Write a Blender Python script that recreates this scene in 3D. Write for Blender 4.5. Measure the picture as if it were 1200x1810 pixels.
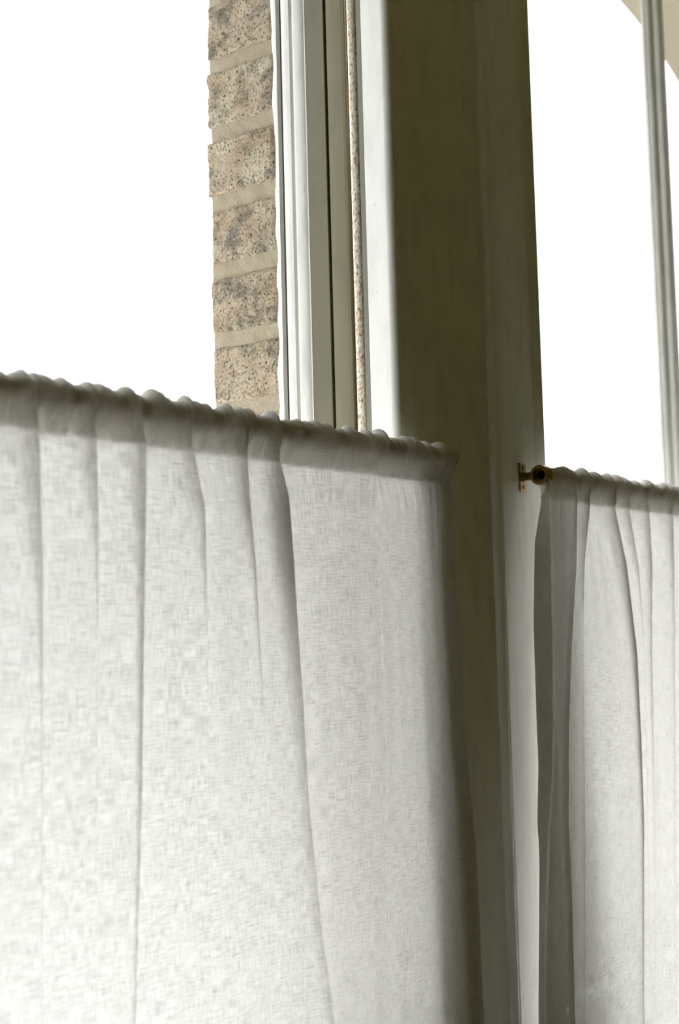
import bpy, bmesh, math, random
import numpy as np
from mathutils import Vector, Matrix, noise

# ------------------------------------------------------------------ clear
for o in list(bpy.data.objects):
    bpy.data.objects.remove(o, do_unlink=True)
scene = bpy.context.scene
COL = scene.collection

# ------------------------------------------------------------------ camera
CZ = 1.30
yaw, pitch, roll = (math.radians(v) for v in (36.4, 4.85, 1.49))
fwd = Vector((math.cos(pitch) * math.cos(yaw), math.cos(pitch) * math.sin(yaw), math.sin(pitch)))
right = Vector((math.sin(yaw), -math.cos(yaw), 0))
upv = right.cross(fwd)
r2 = math.cos(roll) * right - math.sin(roll) * upv
u2 = math.sin(roll) * right + math.cos(roll) * upv
cam_data = bpy.data.cameras.new('camera')
cam = bpy.data.objects.new('camera', cam_data)
COL.objects.link(cam)
cam.matrix_world = Matrix(((r2.x, u2.x, -fwd.x, 0), (r2.y, u2.y, -fwd.y, 0), (r2.z, u2.z, -fwd.z, CZ), (0, 0, 0, 1)))
cam_data.sensor_fit = 'HORIZONTAL'
cam_data.sensor_width = 24.0
cam_data.lens = 48.0
cam_data.clip_start = 0.05
cam_data.dof.use_dof = True
cam_data.dof.focus_distance = 1.45
cam_data.dof.aperture_fstop = 6.3
scene.camera = cam

# ------------------------------------------------------------------ overcast sky, exposure
world = bpy.data.worlds.new('overcast_sky')
scene.world = world
world.use_nodes = True
wn = world.node_tree.nodes
wn['Background'].inputs['Color'].default_value = (0.955, 0.98, 1.0, 1)
wn['Background'].inputs['Strength'].default_value = 2.15
sun_data = bpy.data.lights.new('hazy_sun', 'SUN')
sun_data.energy = 48.0
sun_data.angle = math.radians(20)
sun_data.color = (0.975, 0.988, 1.0)
sun = bpy.data.objects.new('hazy_sun', sun_data)
COL.objects.link(sun)
sun_el, sun_az = math.radians(76.5), math.radians(52)          # high, from the right of the windows
sun_dir = Vector((math.cos(sun_el) * math.sin(sun_az), math.cos(sun_el) * math.cos(sun_az), math.sin(sun_el)))   # towards the sun
sun.rotation_euler = sun_dir.to_track_quat('Z', 'Y').to_euler()
sun.location = (0, 6, 8)
vs = scene.view_settings
vs.view_transform = 'Standard'
vs.look = 'None'
vs.gamma = 1.0
vs.use_curve_mapping = False
vs.exposure = 0.0

# ------------------------------------------------------------------ helpers
def link(name, mesh, material=None, parent=None, smooth=False):
    o = bpy.data.objects.new(name, mesh)
    COL.objects.link(o)
    if material and not mesh.materials:
        mesh.materials.append(material)
    if parent:
        o.parent = parent
    if smooth:
        for p in mesh.polygons:
            p.use_smooth = True
    return o

def empty(name, loc=(0, 0, 0)):
    o = bpy.data.objects.new(name, None)
    COL.objects.link(o)
    o.location = loc
    o.empty_display_size = 0.05
    return o

def tag(o, label=None, cat=None, group=None, kind=None):
    for k, v in (('label', label), ('category', cat), ('group', group), ('kind', kind)):
        if v:
            o[k] = v
    return o

def mesh_from(verts, faces, name='m'):
    me = bpy.data.meshes.new(name)
    me.from_pydata([tuple(v) for v in verts], [], faces)
    me.update()
    return me

def bm_mesh(bm, name='m'):
    bmesh.ops.recalc_face_normals(bm, faces=bm.faces[:])
    me = bpy.data.meshes.new(name)
    bm.to_mesh(me)
    bm.free()
    return me

def add_box(bm, lo, hi, bevel=0.0):
    g = bmesh.ops.create_cube(bm, size=1.0)
    vs_ = g['verts']
    for v in vs_:
        v.co = Vector([lo[i] + (v.co[i] + 0.5) * (hi[i] - lo[i]) for i in range(3)])
    if bevel:
        es = list({e for v in vs_ for e in v.link_edges})
        bmesh.ops.bevel(bm, geom=es, offset=bevel, segments=2, affect='EDGES', profile=0.6)

def box(name, lo, hi, material, parent=None, bevel=0.0):
    bm = bmesh.new()
    add_box(bm, lo, hi, bevel)
    return link(name, bm_mesh(bm), material, parent)

def extrude_v(name, prof, z0, z1, material, parent=None, segs=1):
    """closed plan profile [(x, y)...] extruded upright"""
    n = len(prof)
    verts, faces = [], []
    for k in range(segs + 1):
        z = z0 + (z1 - z0) * k / segs
        verts += [(x, y, z) for x, y in prof]
    for k in range(segs):
        a, b = k * n, (k + 1) * n
        for i in range(n):
            j = (i + 1) % n
            faces.append((a + i, a + j, b + j, b + i))
    faces.append(tuple(range(n))[::-1])
    faces.append(tuple(range(segs * n, segs * n + n)))
    bm = bmesh.new()
    me = mesh_from(verts, faces)
    bm.from_mesh(me)
    return link(name, bm_mesh(bm), material, parent)

def arc(cx, cy, r, a0, a1, n=6):
    return [(cx + r * math.cos(math.radians(a0 + (a1 - a0) * i / n)), cy + r * math.sin(math.radians(a0 + (a1 - a0) * i / n))) for i in range(n + 1)]

def lathe(name, prof, origin, axis, material, parent=None, n=32, smooth=True):
    """profile [(distance along axis, radius)...] turned about an axis"""
    ax = Vector(axis).normalized()
    p = ax.orthogonal().normalized()
    q = ax.cross(p)
    verts, faces = [], []
    for d, r in prof:
        for i in range(n):
            t = 2 * math.pi * i / n
            verts.append(Vector(origin) + ax * d + (p * math.cos(t) + q * math.sin(t)) * max(r, 1e-5))
    m = len(prof)
    for k in range(m - 1):
        for i in range(n):
            j = (i + 1) % n
            faces.append((k * n + i, k * n + j, (k + 1) * n + j, (k + 1) * n + i))
    bm = bmesh.new()
    bm.from_mesh(mesh_from(verts, faces))
    bmesh.ops.remove_doubles(bm, verts=bm.verts[:], dist=2e-5)
    o = link(name, bm_mesh(bm), material, parent)
    for pl in o.data.polygons:
        pl.use_smooth = smooth
    if smooth:
        try:
            o.data.set_sharp_from_angle(angle=math.radians(35))
        except Exception:
            pass
    return o

# ------------------------------------------------------------------ materials
class NT:
    def __init__(self, name):
        self.m = bpy.data.materials.new(name)
        self.m.use_nodes = True
        self.t = self.m.node_tree
        self.t.nodes.clear()
        self.out = self.n('ShaderNodeOutputMaterial')
    def n(self, typ, **kw):
        nd = self.t.nodes.new(typ)
        for k, v in kw.items():
            if k.startswith('i_'):
                nd.inputs[k[2:].replace('_', ' ')].default_value = v
            else:
                setattr(nd, k, v)
        return nd
    def l(self, a, b):
        self.t.links.new(a, b)
    def coords(self, which='Object', scale=(1, 1, 1), jitter=False):
        tc = self.n('ShaderNodeTexCoord')
        mp = self.n('ShaderNodeMapping')
        mp.inputs['Scale'].default_value = scale
        self.l(tc.outputs[which], mp.inputs['Vector'])
        if jitter:
            oi = self.n('ShaderNodeObjectInfo')
            mul = self.n('ShaderNodeMath', operation='MULTIPLY')
            mul.inputs[1].default_value = 37.0
            self.l(oi.outputs['Random'], mul.inputs[0])
            cb = self.n('ShaderNodeCombineXYZ')
            for i in range(3):
                self.l(mul.outputs[0], cb.inputs[i])
            self.l(cb.outputs[0], mp.inputs['Location'])
        return mp.outputs['Vector']
    def noise(self, vec, scale, detail=4, rough=0.55):
        nz = self.n('ShaderNodeTexNoise')
        nz.inputs['Scale'].default_value = scale
        nz.inputs['Detail'].default_value = detail
        nz.inputs['Roughness'].default_value = rough
        self.l(vec, nz.inputs['Vector'])
        return nz.outputs['Fac']
    def ramp(self, fac, stops):
        r = self.n('ShaderNodeValToRGB')
        els = r.color_ramp.elements
        while len(els) < len(stops):
            els.new(0.5)
        for e, (p, c) in zip(els, stops):
            e.position = p
            e.color = (c, c, c, 1) if isinstance(c, (int, float)) else (*c, 1)
        self.l(fac, r.inputs['Fac'])
        return r.outputs['Color']
    def mix(self, fac, a, b, blend='MIX'):
        m = self.n('ShaderNodeMix', data_type='RGBA', blend_type=blend)
        for sock, v in ((m.inputs[0], fac), (m.inputs[6], a), (m.inputs[7], b)):
            if isinstance(v, (int, float)):
                sock.default_value = v
            elif isinstance(v, tuple):
                sock.default_value = (*v, 1)
            else:
                self.l(v, sock)
        return m.outputs[2]
    def math(self, op, a, b):
        m = self.n('ShaderNodeMath', operation=op)
        for i, v in enumerate((a, b)):
            if isinstance(v, (int, float)):
                m.inputs[i].default_value = v
            else:
                self.l(v, m.inputs[i])
        return m.outputs[0]
    def bump(self, h, strength=0.3, dist=0.001):
        b = self.n('ShaderNodeBump')
        b.inputs['Strength'].default_value = strength
        b.inputs['Distance'].default_value = dist
        self.l(h, b.inputs['Height'])
        return b.outputs['Normal']
    def principled(self, color, rough=0.6, metallic=0.0, normal=None, spec=0.5):
        p = self.n('ShaderNodeBsdfPrincipled')
        for sock, v in (('Base Color', color), ('Roughness', rough)):
            if isinstance(v, tuple):
                p.inputs[sock].default_value = (*v, 1)
            elif isinstance(v, (int, float)):
                p.inputs[sock].default_value = v
            else:
                self.l(v, p.inputs[sock])
        p.inputs['Metallic'].default_value = metallic
        p.inputs['Specular IOR Level'].default_value = spec
        if normal:
            self.l(normal, p.inputs['Normal'])
        self.l(p.outputs[0], self.out.inputs['Surface'])
        return self.m

def paint(name, base, dirt=0.12, rough=0.45):
    t = NT(name)
    v = t.coords('Object', (1, 1, 0.25))
    fac = t.ramp(t.noise(v, 60, 5), [(0.45, 0.0), (0.75, 1.0)])
    dark = tuple(c * (1 - dirt) for c in base)
    col = t.mix(fac, base, dark)
    chips = t.ramp(t.noise(t.coords('Object', (1, 1, 0.5)), 170, 3), [(0.70, 0.0), (0.74, 1.0)])
    col = t.mix(t.math('MULTIPLY', chips, 0.35), col, (0.30, 0.27, 0.20))
    nrm = t.bump(t.noise(t.coords('Object', (1, 1, 0.08)), 220, 3), 0.25, 0.0006)
    return t.principled(col, rough, normal=nrm)

def plain(name, base, var=0.15, scale=8, rough=0.8):
    t = NT(name)
    fac = t.noise(t.coords('Object'), scale, 5)
    col = t.mix(fac, tuple(c * (1 + var) for c in base), tuple(c * (1 - var) for c in base))
    return t.principled(col, rough, normal=t.bump(fac, 0.15, 0.002))

def brick_material():
    t = NT('stock_brick')
    v = t.coords('Object', jitter=True)
    big = t.noise(v, 22, 4, 0.6)
    col = t.ramp(big, [(0.30, (0.34, 0.255, 0.175)), (0.46, (0.40, 0.32, 0.235)), (0.60, (0.45, 0.38, 0.29)), (0.78, (0.56, 0.495, 0.40))])
    soot = t.ramp(t.noise(v, 34, 5, 0.7), [(0.48, 0.0), (0.66, 1.0)])
    col = t.mix(t.math('MULTIPLY', soot, 0.82), col, (0.09, 0.082, 0.07))
    rust = t.ramp(t.noise(v, 75, 3, 0.6), [(0.60, 0.0), (0.72, 1.0)])
    col = t.mix(t.math('MULTIPLY', rust, 0.5), col, (0.14, 0.09, 0.05))
    speck = t.ramp(t.noise(v, 330, 3, 0.65), [(0.38, 1.0), (0.49, 0.0)])
    col = t.mix(t.math('MULTIPLY', speck, 0.75), col, (0.075, 0.06, 0.042))
    grit = t.ramp(t.noise(v, 420, 2, 0.5), [(0.60, 0.0), (0.70, 1.0)])
    col = t.mix(t.math('MULTIPLY', grit, 0.5), col, (0.55, 0.51, 0.43))
    vor = t.n('ShaderNodeTexVoronoi')
    vor.inputs['Scale'].default_value = 135
    t.l(v, vor.inputs['Vector'])
    pit = t.ramp(vor.outputs['Distance'], [(0.10, 1.0), (0.20, 0.0)])
    col = t.mix(t.math('MULTIPLY', pit, 0.8), col, (0.045, 0.035, 0.024))
    h = t.math('SUBTRACT', t.noise(v, 260, 5, 0.7), t.math('MULTIPLY', pit, 1.2))
    return t.principled(col, 0.95, normal=t.bump(h, 0.7, 0.0018), spec=0.15)

def mortar_material():
    t = NT('lime_mortar')
    v = t.coords('Object')
    col = t.ramp(t.noise(v, 60, 5, 0.65), [(0.3, (0.33, 0.275, 0.2)), (0.55, (0.37, 0.315, 0.24)), (0.8, (0.43, 0.375, 0.295))])
    sp = t.ramp(t.noise(v, 500, 2), [(0.34, 1.0), (0.42, 0.0)])
    col = t.mix(t.math('MULTIPLY', sp, 0.5), col, (0.12, 0.095, 0.065))
    return t.principled(col, 0.95, normal=t.bump(t.noise(v, 350, 4), 0.5, 0.001), spec=0.15)

def linen_material():
    t = NT('natural_linen')
    uv = lambda s: t.coords('UV', s)
    # weft and warp yarns of uneven thickness
    weft = t.noise(uv((60, 800, 1)), 1.0, 3, 0.65)
    warp = t.noise(uv((800, 65, 1)), 1.0, 3, 0.65)
    yarn = t.math('MULTIPLY', t.math('ADD', weft, warp), 0.5)
    cloud = t.noise(uv((26, 34, 1)), 1.0, 4, 0.6)
    slub_h = t.ramp(t.noise(uv((50, 520, 1)), 1.0, 2, 0.5), [(0.68, 0.0), (0.78, 1.0)])
    slub_v = t.ramp(t.noise(uv((480, 60, 3)), 1.0, 1, 0.4), [(0.73, 0.0), (0.80, 1.0)])
    slub = t.math('MAXIMUM', slub_h, t.math('MULTIPLY', slub_v, 0.6))
    dens = t.math('ADD', t.math('MULTIPLY', yarn, 0.94), t.math('MULTIPLY', cloud, 0.06))
    thin = t.ramp(dens, [(0.38, 1.27), (0.49, 1.0), (0.60, 0.66)])
    trans = t.mix(1.0, thin, LINEN_T, 'MULTIPLY')
    trans = t.mix(t.math('MULTIPLY', slub, 0.45), trans, (0.17, 0.14, 0.11))
    refl = t.mix(t.math('MULTIPLY', slub, 0.5), LINEN_R, (0.2, 0.17, 0.12))
    nrm = t.bump(yarn, 0.25, 0.0004)
    d = t.n('ShaderNodeBsdfDiffuse')
    tr = t.n('ShaderNodeBsdfTranslucent')
    t.l(refl, d.inputs['Color'])
    t.l(trans, tr.inputs['Color'])
    t.l(nrm, d.inputs['Normal'])
    add = t.n('ShaderNodeAddShader')
    t.l(d.outputs[0], add.inputs[0])
    t.l(tr.outputs[0], add.inputs[1])
    tp = t.n('ShaderNodeBsdfTransparent')
    gap = t.ramp(dens, [(0.32, 0.07), (0.44, 0.015), (0.56, 0.0)])
    mx = t.n('ShaderNodeMixShader')
    t.l(gap, mx.inputs[0])
    t.l(add.outputs[0], mx.inputs[1])
    t.l(tp.outputs[0], mx.inputs[2])
    t.l(mx.outputs[0], t.out.inputs['Surface'])
    return t.m

def glass_material():
    t = NT('window_glass')
    tp = t.n('ShaderNodeBsdfTransparent')
    tp.inputs['Color'].default_value = (0.97, 0.98, 0.97, 1)
    gl = t.n('ShaderNodeBsdfGlossy')
    gl.inputs['Roughness'].default_value = 0.02
    lw = t.n('ShaderNodeLayerWeight')
    lw.inputs['Blend'].default_value = 0.5
    sch = t.math('ADD', 0.015, t.math('MULTIPLY', 0.5, t.math('POWER', lw.outputs['Facing'], 5.0)))
    mx = t.n('ShaderNodeMixShader')
    t.l(sch, mx.inputs[0])
    t.l(tp.outputs[0], mx.inputs[1])
    t.l(gl.outputs[0], mx.inputs[2])
    t.l(mx.outputs[0], t.out.inputs['Surface'])
    return t.m

def strip_material():
    t = NT('speckled_strip')
    v = t.coords('Object', (1, 1, 0.55))
    col = t.ramp(t.noise(v, 420, 4, 0.7), [(0.36, (0.30, 0.19, 0.11)), (0.46, (0.66, 0.55, 0.43)), (0.56, (0.86, 0.81, 0.73))])
    return t.principled(col, 0.9, normal=t.bump(t.noise(v, 500, 3), 0.6, 0.001), spec=0.2)

def brass_material(name, base, rough):
    t = NT(name)
    n_ = t.noise(t.coords('Object'), 140, 4)
    col = t.mix(n_, base, tuple(c * 0.62 for c in base))
    return t.principled(col, rough, 1.0)

LINEN_T = (0.292, 0.287, 0.284)
LINEN_R = (0.50, 0.49, 0.47)
M_PAINT = paint('white_gloss_paint', (0.88, 0.875, 0.86))
M_SASH = paint('white_sash_paint', (0.78, 0.775, 0.75), 0.2)
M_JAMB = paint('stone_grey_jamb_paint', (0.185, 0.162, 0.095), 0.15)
M_SEAL = paint('white_sealant', (0.84, 0.83, 0.80), 0.1, 0.8)
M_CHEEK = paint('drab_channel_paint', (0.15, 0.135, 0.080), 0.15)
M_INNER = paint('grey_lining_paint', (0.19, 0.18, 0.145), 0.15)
M_GAP = plain('dark_gap', (0.05, 0.042, 0.03), 0.3, 60)  # near-black colour painting the shade inside the frame gap
M_STRIP = strip_material()
M_BRICK = brick_material()
M_MORTAR = mortar_material()
M_SOFFIT = plain('beige_render', (0.35, 0.31, 0.24), 0.05, 40)
M_FACADE = plain('facade_masonry', (0.25, 0.21, 0.15), 0.2, 20)
M_STONE = plain('sill_stone', (0.78, 0.765, 0.74), 0.08, 30)
M_ROOM = plain('olive_room_wall', (0.50, 0.45, 0.165), 0.05, 4)
M_CEIL = plain('olive_ceiling', (0.54, 0.485, 0.21), 0.05, 4)
M_FLOOR = plain('brown_floor', (0.22, 0.17, 0.09), 0.25, 6, 0.5)
M_GROUND = plain('dark_asphalt', (0.13, 0.125, 0.115), 0.1, 3)
M_LINEN = linen_material()
M_GLASS = glass_material()
M_BRASS = brass_material('aged_brass', (0.52, 0.39, 0.17), 0.30)
M_BRASS_DARK = brass_material('dark_brass', (0.26, 0.19, 0.085), 0.42)

# fold lines of the two curtains: (height, position along the wall, depth towards the room in mm, overlap in mm)
LEFT_FOLDS = [[(1.447, 0.654, 10, 8), (1.35, 0.6601, 5, 2), (1.228, 0.6605, 2, 0), (1.032, 0.6584, 1, 0)],
    [(1.448, 0.7109, 9, 8), (1.393, 0.715, 5, 2), (1.308, 0.7153, 1.5, 0), (1.02, 0.7087, 1, 0)],
    [(1.448, 0.7629, 10, 9), (1.396, 0.7647, 6, 7), (1.308, 0.762, 4.5, 5), (1.178, 0.7575, 4, 3), (1.011, 0.7481, 3, 1)],
    [(1.45, 0.8158, 10, 8), (1.4, 0.8345, 5, 7), (1.307, 0.8381, 2, 0), (1.169, 0.837, 1, 0), (0.99, 0.8342, 1, 0)],
    [(1.453, 0.8836, 10, 12), (1.417, 0.889, 7, 14), (1.355, 0.9001, 3, 5), (1.209, 0.9085, 1.5, 0), (0.969, 0.9237, 1, 0)],
    [(1.455, 0.9251, 10, 10), (1.416, 0.943, 8, 26), (1.356, 0.9493, 7, 24), (1.305, 0.9523, 7, 15), (1.23, 0.9576, 7, 9), (1.155, 0.9618, 6.5, 6), (1.055, 0.9733, 6, 4), (0.953, 0.9921, 5, 3)],
    [(1.452, 1.0833, 8, 5), (1.414, 1.0861, 2, 0), (1.304, 1.0888, 1, 0), (1.222, 1.092, 0.6, 0), (0.93, 1.0849, 0.5, 0)]]
LEFT_EDGE = [(1.451, 1.2092, -4, 0), (1.421, 1.2107, -4, 0), (1.361, 1.2082, -4, 0), (1.302, 1.2113, -4, 0), (1.243, 1.2166, -4, 0), (1.19, 1.2167, -4, 0), (1.182, 1.2139, -4, 0), (1.155, 1.2178, -4, 0), (1.126, 1.2216, -4, 0), (1.068, 1.2235, -4, 0), (1.01, 1.2254, -4, 0), (0.952, 1.2273, -4, 0), (0.895, 1.2292, -4, 0)]
LEFT_OUTER = [(1.452, 1.2265, 0, 0), (1.362, 1.2288, 0, 0), (1.302, 1.2341, 0, 0), (1.242, 1.2372, 0, 0), (1.183, 1.2379, 0, 0), (1.123, 1.2455, 0, 0), (1.064, 1.2531, 0, 0), (1.005, 1.255, 0, 0), (0.947, 1.2545, 0, 0), (0.889, 1.2563, 0, 0)]
RIGHT_OUTER = [(1.444, 1.4377, 8, 0), (1.392, 1.4119, 8, 0), (1.3, 1.3907, 8, 0), (1.173, 1.372, 8, 0), (1.142, 1.3684, 8, 0), (1.076, 1.3512, 8, 0), (1.051, 1.3502, 8, 0), (0.88, 1.3143, 8, 0)]
RIGHT_EDGE = [(1.443, 1.44, 18, 0), (1.392, 1.4323, 18, 0), (1.299, 1.4173, 18, 0), (1.203, 1.4013, 18, 0), (1.11, 1.3779, 18, 0), (1.075, 1.3625, 18, 0), (1.016, 1.3478, 18, 0), (0.965, 1.3308, 18, 0), (0.882, 1.3112, 18, 0)]
RIGHT_FOLDS = [[(1.449, 1.5268, 13, 3), (1.367, 1.5058, 13, 0), (1.265, 1.4705, 12, 0), (1.167, 1.4445, 10, 0), (1.073, 1.4228, 10, 1), (0.98, 1.4126, 10, 2), (0.86, 1.3968, 9, 2)],
    [(1.446, 1.5691, 9, 5), (1.379, 1.5441, 6, 3), (1.298, 1.53, 1, 0), (0.85, 1.4341, 0.5, 0)],
    [(1.442, 1.639, 10, 8), (1.371, 1.6629, 7, 13), (1.259, 1.6714, 5, 14), (1.15, 1.6573, 4.5, 11), (1.045, 1.6403, 4, 8), (0.815, 1.5818, 4, 3)],
    [(1.441, 1.6887, 8, 6), (1.372, 1.7055, 4, 2), (1.258, 1.7017, 1, 0), (1.077, 1.6673, 0.4, 0), (0.809, 1.6052, 0.4, 0)],
    [(1.443, 1.7508, 10, 8), (1.373, 1.7471, 7, 5), (1.258, 1.7204, 4, 2), (1.076, 1.6812, 2, 0), (0.806, 1.6201, 1, 0)],
    [(1.441, 1.8311, 9, 6), (1.295, 1.8046, 5, 2), (1.068, 1.7511, 3, 0), (0.792, 1.6778, 2, 0)]]

# ------------------------------------------------------------------ setting: room shell
ZS, ZH = 0.70, 2.56            # window board and window head heights
C1, C2 = 0.4971, 2.2100          # window centre lines
HALF = 0.6609                  # half of the brick opening
PIER = 0.6665                  # centre line to the casing corner
RX0, RX1, RY0, RZ1 = -2.6, 4.6, -4.2, 3.00
YW, YB = 0.785, 0.9295          # inner wall: room face and back

def structure(o):
    o['kind'] = 'structure'
    return o

structure(box('floor', (RX0 - 0.1, RY0 - 0.1, -0.1), (RX1 + 0.1, 0.93, 0.0), M_FLOOR))
structure(box('ceiling', (RX0 - 0.1, RY0 - 0.1, RZ1), (RX1 + 0.1, 0.93, RZ1 + 0.1), M_CEIL))
structure(box('wall_back', (RX0 - 0.1, RY0 - 0.1, 0), (RX1 + 0.1, RY0, RZ1), M_ROOM))
structure(box('wall_left', (RX0 - 0.1, RY0, 0), (RX0, YW, RZ1), M_ROOM))
structure(box('wall_right', (RX1, RY0, 0), (RX1 + 0.1, YW, RZ1), M_ROOM))
bm = bmesh.new()
add_box(bm, (RX0, YW, 0), (RX1, YB, ZS - 0.03))
add_box(bm, (RX0, YW, ZH), (RX1, YB, RZ1))
add_box(bm, (RX0, YW, ZS - 0.03), (C1 - PIER - 0.16, YB, ZH))
add_box(bm, (C2 + PIER + 0.16, YW, ZS - 0.03), (RX1, YB, ZH))
structure(link('wall_front', bm_mesh(bm), M_ROOM))
structure(box('ground', (-40, 1.04, -0.62), (42, 60, -0.5), M_GROUND))

# ------------------------------------------------------------------ outer wall: brick pier, arches, facade
outer = structure(empty('wall_outer', (C1 + (C2 - C1) / 2, 0.903, 0)))
def outer_child(o):
    o.parent = outer
    o.matrix_parent_inverse = outer.matrix_basis.inverted()
    return o

YI, YO = 0.9300, 1.0326
bm = bmesh.new()
add_box(bm, (RX0, YI, -0.5), (RX1, YO, ZS - 0.09))
add_box(bm, (RX0, YI, ZS - 0.09), (C1 - HALF, YO, 2.25))
add_box(bm, (C2 + HALF, YI, ZS - 0.09), (RX1, YO, 2.25))
outer_child(link('facade', bm_mesh(bm), M_FACADE))

# segmental arches over both windows
AR, AZ = 1.05, 2.4863
def arch_z(u):
    return AZ - (AR - math.sqrt(AR * AR - u * u))
for c, HW in ((C1, HALF), (C2, HALF)):
    verts, faces = [], []
    N_ = 40
    for i in range(N_ + 1):
        u = -HW + 2 * HW * i / N_
        z = arch_z(u)
        for y in (YI, YO):
            verts += [(c + u, y, z), (c + u, y, z + 0.018)]
    for i in range(N_):
        a, b = 4 * i, 4 * (i + 1)
        faces += [(a, b, b + 2, a + 2), (a + 1, a + 3, b + 3, b + 1), (a, a + 1, b + 1, b), (a + 2, b + 2, b + 3, a + 3)]
    faces += [(0, 2, 3, 1), (4 * N_, 4 * N_ + 1, 4 * N_ + 3, 4 * N_ + 2)]
    outer_child(link('arch_soffit', mesh_from(verts, faces), M_SOFFIT))
    # masonry above the arch
    verts, faces = [], []
    for i in range(N_ + 1):
        u = -HW + 2 * HW * i / N_
        for y in (YI, YO):
            verts += [(c + u, y, arch_z(u) + 0.018), (c + u, y, RZ1)]
    for i in range(N_):
        a, b = 4 * i, 4 * (i + 1)
        faces += [(a, b, b + 1, a + 1), (a + 2, a + 3, b + 3, b + 2), (a, a + 2, b + 2, b), (a + 1, b + 1, b + 3, a + 3)]
    outer_child(link('spandrel', mesh_from(verts, faces), M_FACADE))
bm = bmesh.new()
for a, b in ((RX0, C1 - HALF), (C1 + HALF, C2 - HALF), (C2 + HALF, RX1)):
    add_box(bm, (a, YI, 2.25), (b, YO, RZ1))
outer_child(link('facade_top', bm_mesh(bm), M_FACADE))

# the pier between the windows: each brick its own block, mortar set back
PX0, PX1 = C1 + HALF, C2 - HALF
COURSE = 0.0814
def rough_block(lo, hi, seed, amp, cuts=(10, 12, 9), corner=0.004):
    nx, ny, nz = cuts
    bm = bmesh.new()
    g = bmesh.ops.create_cube(bm, size=1.0)
    verts, faces, idx = [], [], {}
    bm.free()
    def vid(i, j, k):
        key = (i, j, k)
        if key not in idx:
            idx[key] = len(verts)
            p = Vector((lo[0] + (hi[0] - lo[0]) * i / nx, lo[1] + (hi[1] - lo[1]) * j / ny, lo[2] + (hi[2] - lo[2]) * k / nz))
            ex = (i in (0, nx)) + (j in (0, ny)) + (k in (0, nz))
            ctr = (Vector(lo) + Vector(hi)) / 2
            d = Vector(((i == nx) - (i == 0), (j == ny) - (j == 0), (k == nz) - (k == 0)))
            dn = d.normalized()
            q = p * 38 + Vector((seed * 7.31, seed * 3.7, seed * 1.9))
            off = noise.noise(q) * amp + noise.noise(q * 3.1) * amp * 0.55 + noise.noise(q * 7.3) * amp * 0.35
            shrink = corner * (ex - 1) * (0.6 + 0.9 * abs(noise.noise(q * 1.7 + Vector((5, 5, 5)))))
            verts.append(p + dn * (off - shrink))
        return idx[key]
    for j in range(ny):
        for k in range(nz):
            faces.append((vid(0, j, k), vid(0, j, k + 1), vid(0, j + 1, k + 1), vid(0, j + 1, k)))
            faces.append((vid(nx, j, k), vid(nx, j + 1, k), vid(nx, j + 1, k + 1), vid(nx, j, k + 1)))
    for i in range(nx):
        for k in range(nz):
            faces.append((vid(i, 0, k), vid(i + 1, 0, k), vid(i + 1, 0, k + 1), vid(i, 0, k + 1)))
            faces.append((vid(i, ny, k), vid(i, ny, k + 1), vid(i + 1, ny, k + 1), vid(i + 1, ny, k)))
    for i in range(nx):
        for j in range(ny):
            faces.append((vid(i, j, 0), vid(i, j + 1, 0), vid(i + 1, j + 1, 0), vid(i + 1, j, 0)))
            faces.append((vid(i, j, nz), vid(i + 1, j, nz), vid(i + 1, j + 1, nz), vid(i, j + 1, nz)))
    return mesh_from(verts, faces)

rng = random.Random(11)
Z_JOINT = CZ + 0.6643          # underside of a joint measured on the pier
k0 = -int((Z_JOINT - (ZS - 0.09)) / COURSE)
for k in range(k0, 6):
    zb = Z_JOINT + k * COURSE - COURSE
    zt = zb + COURSE - 0.0132 - rng.uniform(0, 0.003)
    if zt > 2.25:
        break
    if k % 2:
        cuts = [PX0, PX0 + 0.225, PX1]
    else:
        cuts = [PX0, PX0 + 0.110, PX0 + 0.325, PX1]
    for a, b in zip(cuts[:-1], cuts[1:]):
        first = a == PX0
        lo = (a + (0.0 if first else 0.005), YI + 0.001, zb)
        hi = (b - (0.0 if b == PX1 else 0.005), YO + rng.uniform(-0.003, 0.002), zt)
        me = rough_block(lo, hi, k * 3.3 + a * 11, 0.0022 if first else 0.002, (8, 26, 20) if first else (6, 6, 5), 0.0035)
        b_ = outer_child(link('brick', me, M_BRICK))
        for pl in me.polygons:
            pl.use_smooth = True
me = rough_block((PX0 + 0.0022, YI, ZS - 0.09), (PX1 - 0.0022, YO - 0.003, 2.25), 4.0, 0.0016, (10, 10, 160), 0.002)
outer_child(link('mortar', me, M_MORTAR))

# sloping stone sills outside
for i, c in enumerate((C1, C2)):
    verts = []
    prof = [(0.9297, ZS - 0.09), (0.9297, ZS - 0.012), (0.938, ZS - 0.012), (1.10, ZS - 0.045), (1.10, ZS - 0.09)]
    hw = HALF
    for x in (c - hw - 0.04, c + hw + 0.04):
        verts += [(x, y, z) for y, z in prof]
    n = len(prof)
    faces = [tuple(range(n)), tuple(range(n, 2 * n))[::-1]] + [(j, j + n, (j + 1) % n + n, (j + 1) % n) for j in range(n)]
    bm = bmesh.new(); bm.from_mesh(mesh_from(verts, faces))
    outer_child(link('stone_sill', bm_mesh(bm), M_STONE))

# ------------------------------------------------------------------ windows
def mirror(prof, c, s):
    return [(c + s * (x - C1), y) for x, y in prof]

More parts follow.
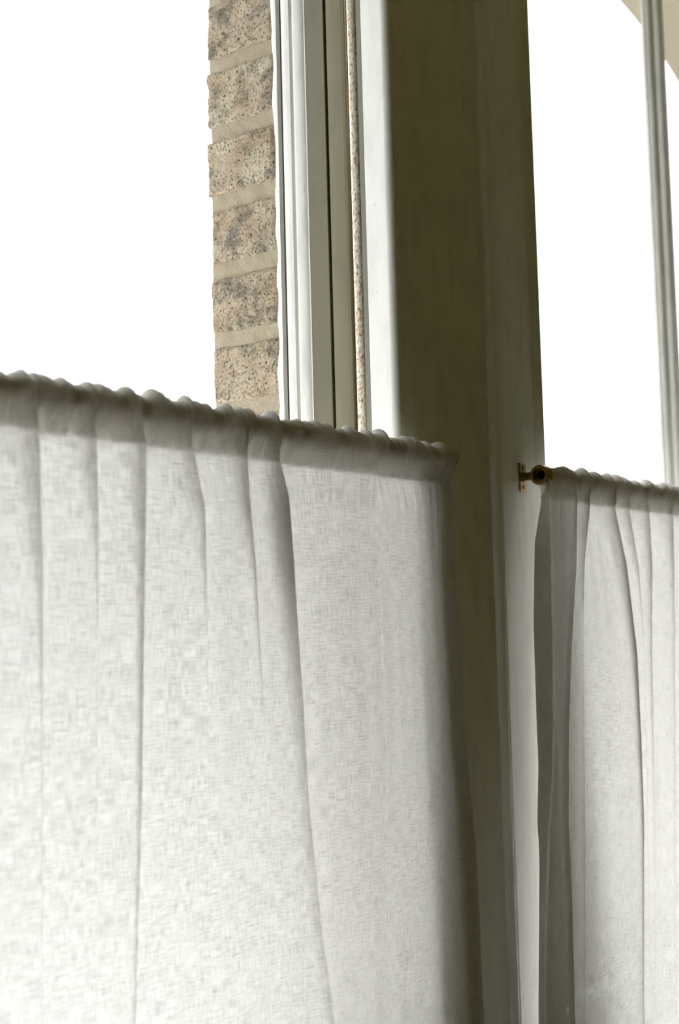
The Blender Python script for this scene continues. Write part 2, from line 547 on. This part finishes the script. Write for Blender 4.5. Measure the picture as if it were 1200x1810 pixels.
# plan sections of the right-hand jamb of the left window, outside to inside
STILE = [(1.1700, 0.9285), (1.1700, 0.9195), (1.1592, 0.9190), (1.1584, 0.9180), (1.1584, 0.9075), (1.1618, 0.9058), (1.1618, 0.9040), (1.1588, 0.9030),
         (1.1580, 0.9005), (1.1580, 0.8975), (1.1583, 0.8945), (1.1590, 0.8918), (1.1600, 0.8898), (1.1612, 0.8886), (1.1612, 0.8872), (1.1604, 0.8866), (1.1720, 0.8866), (1.1720, 0.9285)]
CHEEK = [(1.1720, 0.8864), (1.1607, 0.8864), (1.1604, 0.8860), (1.1602, 0.8612), (1.1608, 0.8604), (1.1720, 0.8604)]
STAFF = [(1.1720, 0.8585), (1.1624, 0.8585), (1.1617, 0.8574), (1.1613, 0.8550), (1.1611, 0.8500), (1.1612, 0.8440), (1.1616, 0.8380), (1.1623, 0.8345), (1.1632, 0.8336), (1.1720, 0.8336)]
INNER = [(1.1720, 0.8192), (1.1642, 0.8192), (1.1634, 0.8184), (1.1634, 0.8128), (1.1720, 0.8128)]
BACKB = [(1.1720, 0.8128), (1.1840, 0.8128), (1.1840, 0.9290), (1.1720, 0.9290)]
strip_prof = [(1.1672 + 0.0050 * math.cos(t * math.pi / 8), 0.8266 + 0.0056 * math.sin(t * math.pi / 8)) for t in range(16)]
# glazing bar: narrow nose to the room, reeded splayed cheeks, tapering outside the glass
half_bar = [(-0.0050, 0.9260), (-0.0205, 0.9210), (-0.0205, 0.9160), (-0.0190, 0.9150)]
for t0, t1 in ((0.0012, 0.0140), (0.0165, 0.0298)):
    for k in range(7):
        t = t0 + (t1 - t0) * k / 6
        bulge = 0.0022 * math.sin(math.pi * k / 6) - 0.0012
        half_bar.append((-0.0202 + 0.574 * t - 0.819 * bulge, 0.9150 - 0.819 * t - 0.574 * bulge))
half_bar += [(-0.0028, 0.8902)]
BAR = half_bar + [(-x, y) for x, y in half_bar[::-1]]
BAR_X = 2.1963 - C2

for i, c in enumerate((C1, C2)):
    w = structure(empty('window_%d' % (i + 1), (0, 0, 0)))
    z0, z1 = ZS, ZH
    for s in (1, -1):
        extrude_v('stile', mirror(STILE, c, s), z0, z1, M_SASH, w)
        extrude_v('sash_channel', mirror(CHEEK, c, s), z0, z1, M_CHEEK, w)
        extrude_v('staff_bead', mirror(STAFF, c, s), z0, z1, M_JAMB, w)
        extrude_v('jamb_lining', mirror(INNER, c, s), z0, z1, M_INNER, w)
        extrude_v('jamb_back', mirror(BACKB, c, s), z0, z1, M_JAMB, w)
        if (c, s) != (C2, -1):
            st = extrude_v('weather_strip', mirror(strip_prof, c, s), z0, z1, M_STRIP, w, 1)
            for pl in st.data.polygons:
                pl.use_smooth = len(pl.vertices) == 4
        extrude_v('gap_shade', mirror([(1.1640, 0.9196), (1.1699, 0.9196), (1.1699, 0.9292), (1.1640, 0.9292)], c, s), z0, z1, M_GAP, w)  # dark strip, paints in the shadow line between sealant and stile
        # ragged bead of sealant where the frame meets the brick
        bmv, bmf = [], []
        nseg = 260
        for k in range(nseg + 1):
            z = z0 + (z1 - z0) * k / nseg
            wv = noise.noise(Vector((z * 30, 3.3 + i, s)))
            wf = noise.noise(Vector((z * 120, 9.1, s)))
            hi_y = 0.9310 + 0.0045 * wv + 0.0016 * wf
            pr_ = [(1.1635, 0.9296), (1.1635, hi_y + 0.0015), (1.1572 + 0.0006 * wf, hi_y), (1.1567 + 0.0005 * wf, 0.9285), (1.1572, 0.9250 + 0.0006 * wv), (1.1635, 0.9245)]
            bmv += [(x, y, z) for x, y in mirror(pr_, c, s)]
        n = 6
        for k in range(nseg):
            for j in range(n):
                a, b = k * n + j, k * n + (j + 1) % n
                bmf.append((a, b, b + n, a + n))
        bm = bmesh.new(); bm.from_mesh(mesh_from(bmv, bmf))
        link('sealant', bm_mesh(bm), M_SEAL, w)
    gw = HALF - 0.0045
    pw = PIER
    extrude_v('glazing_bar', [(c + BAR_X + x, y) for x, y in BAR], z0 + 0.07, z1 - 0.06, M_SASH, w)
    box('bottom_rail', (c - gw, 0.884, z0), (c + gw, 0.926, z0 + 0.07), M_SASH, w, 0.002)
    box('top_rail', (c - gw, 0.884, z1 - 0.06), (c + gw, 0.926, z1), M_SASH, w, 0.002)
    for a, b in ((c - gw, c + BAR_X - 0.0075), (c + BAR_X + 0.0075, c + gw)):
        box('pane', (a, 0.9125, z0 + 0.068), (b, 0.9150, z1 - 0.058), M_GLASS, w)
    box('window_board', (c - pw + 0.001, 0.772, ZS - 0.028), (c + pw - 0.001, 0.9290, ZS), M_PAINT, w, 0.003)

# ------------------------------------------------------------------ casing of the pier between the windows
YP = 0.780
xm = 1.3233
trim = structure(empty('trim_1', (0, 0, 0)))
XA = C1 + PIER                 # 1.1636
corner = [(XA, 0.8126), (XA, YP + 0.010)] + arc(XA + 0.008, YP + 0.008, 0.008, 180, 270, 8)[1:] + [(XA + 0.0095, YP), (XA + 0.0102, YP + 0.001), (XA + 0.0102, 0.8126)]
extrude_v('corner_bead', corner, ZS, ZH, M_PAINT, trim)
extrude_v('casing_board', [(XA + 0.0104, YP + 0.0008), (XA + 0.0112, YP), (1.3515, YP), (1.3515, 0.8126), (XA + 0.0104, 0.8126)], ZS, ZH, M_PAINT, trim)
bead = [(1.3516, YP + 0.010), (1.3516, YP)] + arc(1.3592, YP, 0.0076, 180, 360, 12)[1:-1] + [(1.3668, YP), (1.3680, YP + 0.004), (1.3705, YP + 0.004), (1.3712, YP - 0.001), (1.3722, YP - 0.0022), (1.3745, YP - 0.0022), (1.3755, YP - 0.001), (1.3762, YP + 0.006), (1.3762, 0.8126), (1.3516, 0.8126)]
extrude_v('staff_bead', bead, ZS, ZH, M_PAINT, trim)
XB = C2 - PIER                 # 1.5435
extrude_v('casing_board', [(1.3764, YP), (1.5130, 0.8083), (1.5425, 0.8090), (1.5435, 0.8100), (XB, 0.8126), (1.3764, 0.8126)], ZS, ZH, M_PAINT, trim)
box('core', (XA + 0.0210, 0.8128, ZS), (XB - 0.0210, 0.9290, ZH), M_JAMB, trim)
for n_, (a, b) in enumerate(((C1 - PIER - 0.16, C1 - PIER), (C2 + PIER, C2 + PIER + 0.16))):
    structure(box('trim_%d' % (n_ + 2), (a, YP, ZS), (b, 0.9290, ZH), M_PAINT, None, 0.004))

# ------------------------------------------------------------------ curtain rods and brackets
YR, YR2, ZR = 0.756, 0.7687, CZ + 0.1762
ROD_R = 0.0080
XL, XR = 1.2164, 1.4545      # socket centres on the pier

def rod(name, x0, x1, yr, label):
    t = empty(name, ((x0 + x1) / 2, yr, ZR))
    tag(t, label, 'curtain rod', 'brass curtain rods')
    L_ = x1 - x0
    tube = lathe('tube', [(0, 0.0055), (0, ROD_R), (L_, ROD_R), (L_, 0.0055)], (-L_ / 2, 0, 0), (1, 0, 0), M_BRASS, t)
    return t

def bracket(x, yw, yr, label, tilt=0.0, ring_len=0.014):
    """plate screwed to the casing at depth yw, socket around the rod at depth yr"""
    t = empty('curtain_bracket', (x, yw, ZR - 0.001))
    tag(t, label, 'bracket', 'brass curtain rod brackets')
    plate = box('plate', (-0.0120, -0.0026, -0.0175), (0.0120, 0.0, 0.0175), M_BRASS, t, 0.0008)
    plate.rotation_euler.z = tilt
    for z in (-0.0118, 0.0118):
        sc = lathe('screw', [(0, 0.0), (0, 0.0030), (-0.0009, 0.0024), (-0.0010, 0.0)][::-1], (0, -0.0026, z), (0, 1, 0), M_BRASS_DARK, t, 20)
        box('slot', (-0.0024, -0.00375, z - 0.0004), (0.0024, -0.0034, z + 0.0004), M_BRASS_DARK, sc)
        sc.rotation_euler.z = tilt
    yc = yr - yw
    lathe('arm', [(-0.0020, 0.0), (-0.0020, 0.0068), (-0.0042, 0.0066), (-0.0057, 0.0050), (yc + 0.0100, 0.0050), (yc + 0.0098, 0.0)], (0, 0, 0.001), (0, 1, 0), M_BRASS_DARK, t, 24)
    ro, ri, h = (0.0104 if yr == YR else 0.0122), 0.0083, ring_len / 2
    lathe('socket', [(-h, ri), (-h, ro - 0.0008), (-h + 0.0008, ro), (h - 0.0008, ro), (h, ro - 0.0008), (h, ri), (-h, ri)], (0, yc, 0.001), (1, 0, 0), M_BRASS, t, 40)
    return t

rod('curtain_rod', -0.012, XL + 0.006, YR, 'brass rod inside the curtain of the brick-reveal window, only its end rim showing')
rod('curtain_rod', XR - 0.001, C2 + PIER + 0.055, YR2, 'brass rod whose open end sits in the exposed bracket ring')
bracket(XL + 0.004, YP, YR, 'brass socket bracket on the pier wrapped by the end of the curtain')
bracket(XR, YP + (XR - 1.3764) * 0.2074, YR2, 'exposed brass bracket with screwed plate and ring on the painted pier', 0.2)
bracket(-0.005, YP, YR, 'brass bracket at the far end of the rod of the brick-reveal window')
bracket(C2 + PIER + 0.040, YP, YR2, 'brass bracket at the far end of the rod that starts in the exposed ring')

# ------------------------------------------------------------------ linen curtains
Z_STITCH = ZR - 0.0275
Z_BOT = 0.722
LEAN_LEFT, LEAN_RIGHT = 0.0, 0.065

def track(line, z):
    """(x, a, overlap) of a fold line at heights z"""
    zz = np.array([p[0] for p in line])[::-1]
    out = []
    for k in (1, 2, 3):
        vv = np.array([p[k] for p in line], float)[::-1]
        r = np.interp(z, zz, vv)
        if k == 1 and len(zz) > 1:
            lo = z < zz[0]
            sl = (vv[1] - vv[0]) / (zz[1] - zz[0])
            r = np.where(lo, vv[0] + np.clip(sl, -0.08, 0.08) * (z - zz[0]), r)
        out.append(r)
    return out

def gauss(a, sig, axis):
    n = int(3 * sig) + 1
    k = np.exp(-0.5 * (np.arange(-n, n + 1) / sig) ** 2)
    k /= k.sum()
    pad = [(0, 0)] * a.ndim
    pad[axis] = (n, n)
    # reflect about the end point so ends stay in place
    b = np.pad(a, pad, mode='reflect', reflect_type='odd')
    return np.apply_along_axis(lambda v: np.convolve(v, k, mode='valid'), axis, b)

def wob(p, seed):
    rs = np.random.RandomState(seed)
    return sum(np.sin(p * f_ * (1 + 0.2 * rs.rand()) + rs.rand() * 6.28) * w_ for f_, w_ in ((1, 1), (1.73, 0.8), (2.9, 0.55), (4.7, 0.35))) / 1.6

def curtain(YR, lean, label, first, folds, last, seed, hem_side, end_x=None, start_x=None, shallow=None):
    """first / last: lists of fold lines with absolute y (a, towards the room) ; folds: sawtooth pleats"""
    NZ = 190
    z = np.concatenate([np.linspace(Z_BOT, Z_STITCH - 0.10, 130), np.linspace(Z_STITCH - 0.10, Z_STITCH, NZ - 130 + 1)[1:]])
    X, Y, seg = [], [], []
    for ln in first:
        x, a, o = track(ln, z)
        X.append(x); Y.append(YR - a / 1000)
    for ln in folds:
        x, a, o = track(ln, z)
        X.append(x); Y.append(YR - a / 1000)
        d = 2 * a if ln is not shallow else 9.0
        X.append(x - o / 1000 + 0.0005); Y.append(YR - a / 1000 + d / 1000)
    for ln in last:
        x, a, o = track(ln, z)
        X.append(x); Y.append(YR - a / 1000)
    X = np.array(X); Y = np.array(Y)             # knots x heights
    Y = Y - lean * (Z_STITCH - z)[None]          # the cloth hangs out over the window board
    cols_x, cols_y = [], []
    marks = [0]
    for k in range(len(X) - 1):
        d = np.hypot(X[k + 1] - X[k], Y[k + 1] - Y[k]).max()
        n = max(5, int(d / 0.0022))
        t = np.linspace(0, 1, n, endpoint=False)[:, None]
        cols_x.append(X[k] + (X[k + 1] - X[k]) * t)
        cols_y.append(Y[k] + (Y[k + 1] - Y[k]) * t)
        marks.append(marks[-1] + n)
    cols_x.append(X[-1][None]); cols_y.append(Y[-1][None])
    CX = np.concatenate(cols_x); CY = np.concatenate(cols_y)      # columns x heights
    CX = gauss(CX, 1.3, 0); CY = gauss(CY, 1.5, 0)
    CX = gauss(CX, 2.0, 1); CY = gauss(CY, 2.5, 1)
    NC = CX.shape[0]
    du = np.hypot(np.diff(CX, axis=0), np.diff(CY, axis=0)).mean(axis=1)
    U = np.concatenate([[0], np.cumsum(du)])
    # gathers near the stitching, fading downwards, and slow waviness of the cloth
    near = np.exp(-(Z_STITCH - z) / 0.035)[None]
    CY += 0.0006 * wob(U * 260, seed)[:, None] * near * (1 - np.exp(-(Z_STITCH - z) / 0.004))[None]
    CY += 0.0010 * wob(U * 45, seed + 1)[:, None] * np.sin(z * 9 + seed)[None]
    root = empty('curtain', (float(CX.mean()), YR, ZR))
    tag(root, label, 'curtain', 'cafe curtains on the two windows')
    off = np.array([root.location.x, YR, ZR])
    def sheet(name, P, uu, vv, parent):
        a, b = P.shape[:2]
        me = bpy.data.meshes.new(name)
        idx = np.arange(a * b).reshape(a, b)
        f = np.stack([idx[:-1, :-1], idx[1:, :-1], idx[1:, 1:], idx[:-1, 1:]], -1).reshape(-1, 4)
        me.from_pydata((P.reshape(-1, 3) - off).tolist(), [], f.tolist())
        uvl = me.uv_layers.new(name='cloth')
        li = np.empty(len(me.loops), dtype=np.int32)
        me.loops.foreach_get('vertex_index', li)
        uvs = np.stack([uu.reshape(-1)[li], vv.reshape(-1)[li]], -1)
        uvl.data.foreach_set('uv', uvs.astype(np.float32).ravel())
        me.polygons.foreach_set('use_smooth', [True] * len(me.polygons))
        me.update()
        return link(name, me, M_LINEN, parent)
    Zg = np.broadcast_to(z[None], CX.shape)
    P = np.stack([CX, CY, Zg], -1)
    sheet('fabric', P, np.broadcast_to(U[:, None], CX.shape), Zg, root)
    # rod pocket: up the front, over the rod, down the back to the stitching
    xs, ys = CX[:, -1], CY[:, -1]
    xr = gauss(xs, 5.0, 0)
    endw = np.exp(-(U[-1] - U) / 0.012) if end_x else 0 * U      # the pocket reaches over the socket at the rod's end
    if end_x:
        xr = xr + (end_x - xr[-1]) * endw
    if start_x:
        xr = np.maximum(xr, xr + (start_x - xr[0]) * np.exp(-U / 0.015))
    ruf = np.clip(wob(U * 88, seed + 2) * 0.85 + 0.30 * wob(U * 260, seed + 3), -1, 1.5)
    r = 0.0110 + 0.0030 * np.clip(ruf, -0.6, 1.5) + 0.0022 * np.maximum(0, 1 - 3.2 * np.abs(np.sin(U * 97 + seed + 1.3 * np.sin(U * 31))))
    r = r + (0.0114 - r) * np.clip(endw * 1.6, 0, 1)
    sw = np.exp(-(U / 0.045) ** 2) if start_x else 0 * U
    r = r + (0.0094 - r) * sw
    crest = 0.0030 * np.maximum(0, wob(U * 120, seed + 4)) * (1 - sw)
    path = []
    NF, NA, NB = 12, 16, 12
    for k in range(NF):                                   # front, stitch to rod
        t = k / NF
        e_ = t * t * (3 - 2 * t)
        bulge = 0.0020 * math.sin(math.pi * t) * wob(U * 240, seed + 5)
        path.append((xs + (xr - xs) * t, ys + (YR - r - ys) * e_ + bulge, np.full(NC, Z_STITCH + (ZR - Z_STITCH) * t)))
    for k in range(NA + 1):
        a = math.pi * k / NA
        path.append((xr, YR - r * math.cos(a), ZR + (r + crest) * math.sin(a)))
    for k in range(1, NB + 1):
        t = k / NB
        e_ = t * t * (3 - 2 * t)
        path.append((xr + (xs - xr) * t, (YR + r) + (ys + 0.0016 - YR - r) * e_, np.full(NC, ZR + (Z_STITCH - 0.002 - ZR) * t)))
    Pp = np.stack([np.stack(p, -1) for p in path], 1)
    ln = np.linalg.norm(np.diff(Pp, axis=1), axis=2).mean(axis=0)
    V = Z_STITCH + np.concatenate([[0], np.cumsum(ln)])
    sheet('rod_pocket', Pp, np.broadcast_to(U[:, None], Pp.shape[:2]), np.broadcast_to(V[None], Pp.shape[:2]), root)
    # doubled side hem, turned to the window side
    for a, b in hem_side(marks, NC):
        Q = P[a:b].copy()
        tx = np.gradient(Q[..., 0], axis=0); ty = np.gradient(Q[..., 1], axis=0)
        nl = np.hypot(tx, ty) + 1e-9
        for lay in (0.0014,):
            S = Q.copy()
            S[..., 0] += -ty / nl * lay
            S[..., 1] += tx / nl * lay
            sheet('side_hem', S, np.broadcast_to(U[a:b, None] + lay * 90, S.shape[:2]), Zg[a:b] + 0.3, root)
    return root

def straight(x, a, o=0):
    return [(1.45, x, a, o), (0.70, x, a, o)]

rng = random.Random(5)
lead = []
x = 0.05
while x < 0.60:
    lead.append([(1.45, x, rng.uniform(5, 8), 3), (1.25, x + 0.004, rng.uniform(2, 5), 1), (0.72, x, rng.uniform(1, 3), 0)])
    x += rng.uniform(0.045, 0.065)
curtain(YR, LEAN_LEFT, 'white linen cafe curtain on the window with the brick reveal', [straight(0.012, 0)], lead + LEFT_FOLDS, [LEFT_EDGE, LEFT_OUTER], 3,
        lambda m, n: [(m[-2], n)], 1.2235)
tail = []
x = 1.895
while x < 2.76:
    tail.append([(1.45, x, rng.uniform(5, 8), 3), (1.25, x - 0.006, rng.uniform(3, 5), 1), (0.72, x - 0.03, rng.uniform(1, 3), 0)])
    x += rng.uniform(0.045, 0.07)
curtain(YR2, LEAN_RIGHT, 'white linen cafe curtain gathered beside the exposed brass bracket', [RIGHT_OUTER, RIGHT_EDGE], RIGHT_FOLDS + tail, [straight(2.79, 0)], 8,
        lambda m, n: [(0, m[1] + 1)], None, 1.4690, RIGHT_FOLDS[0])
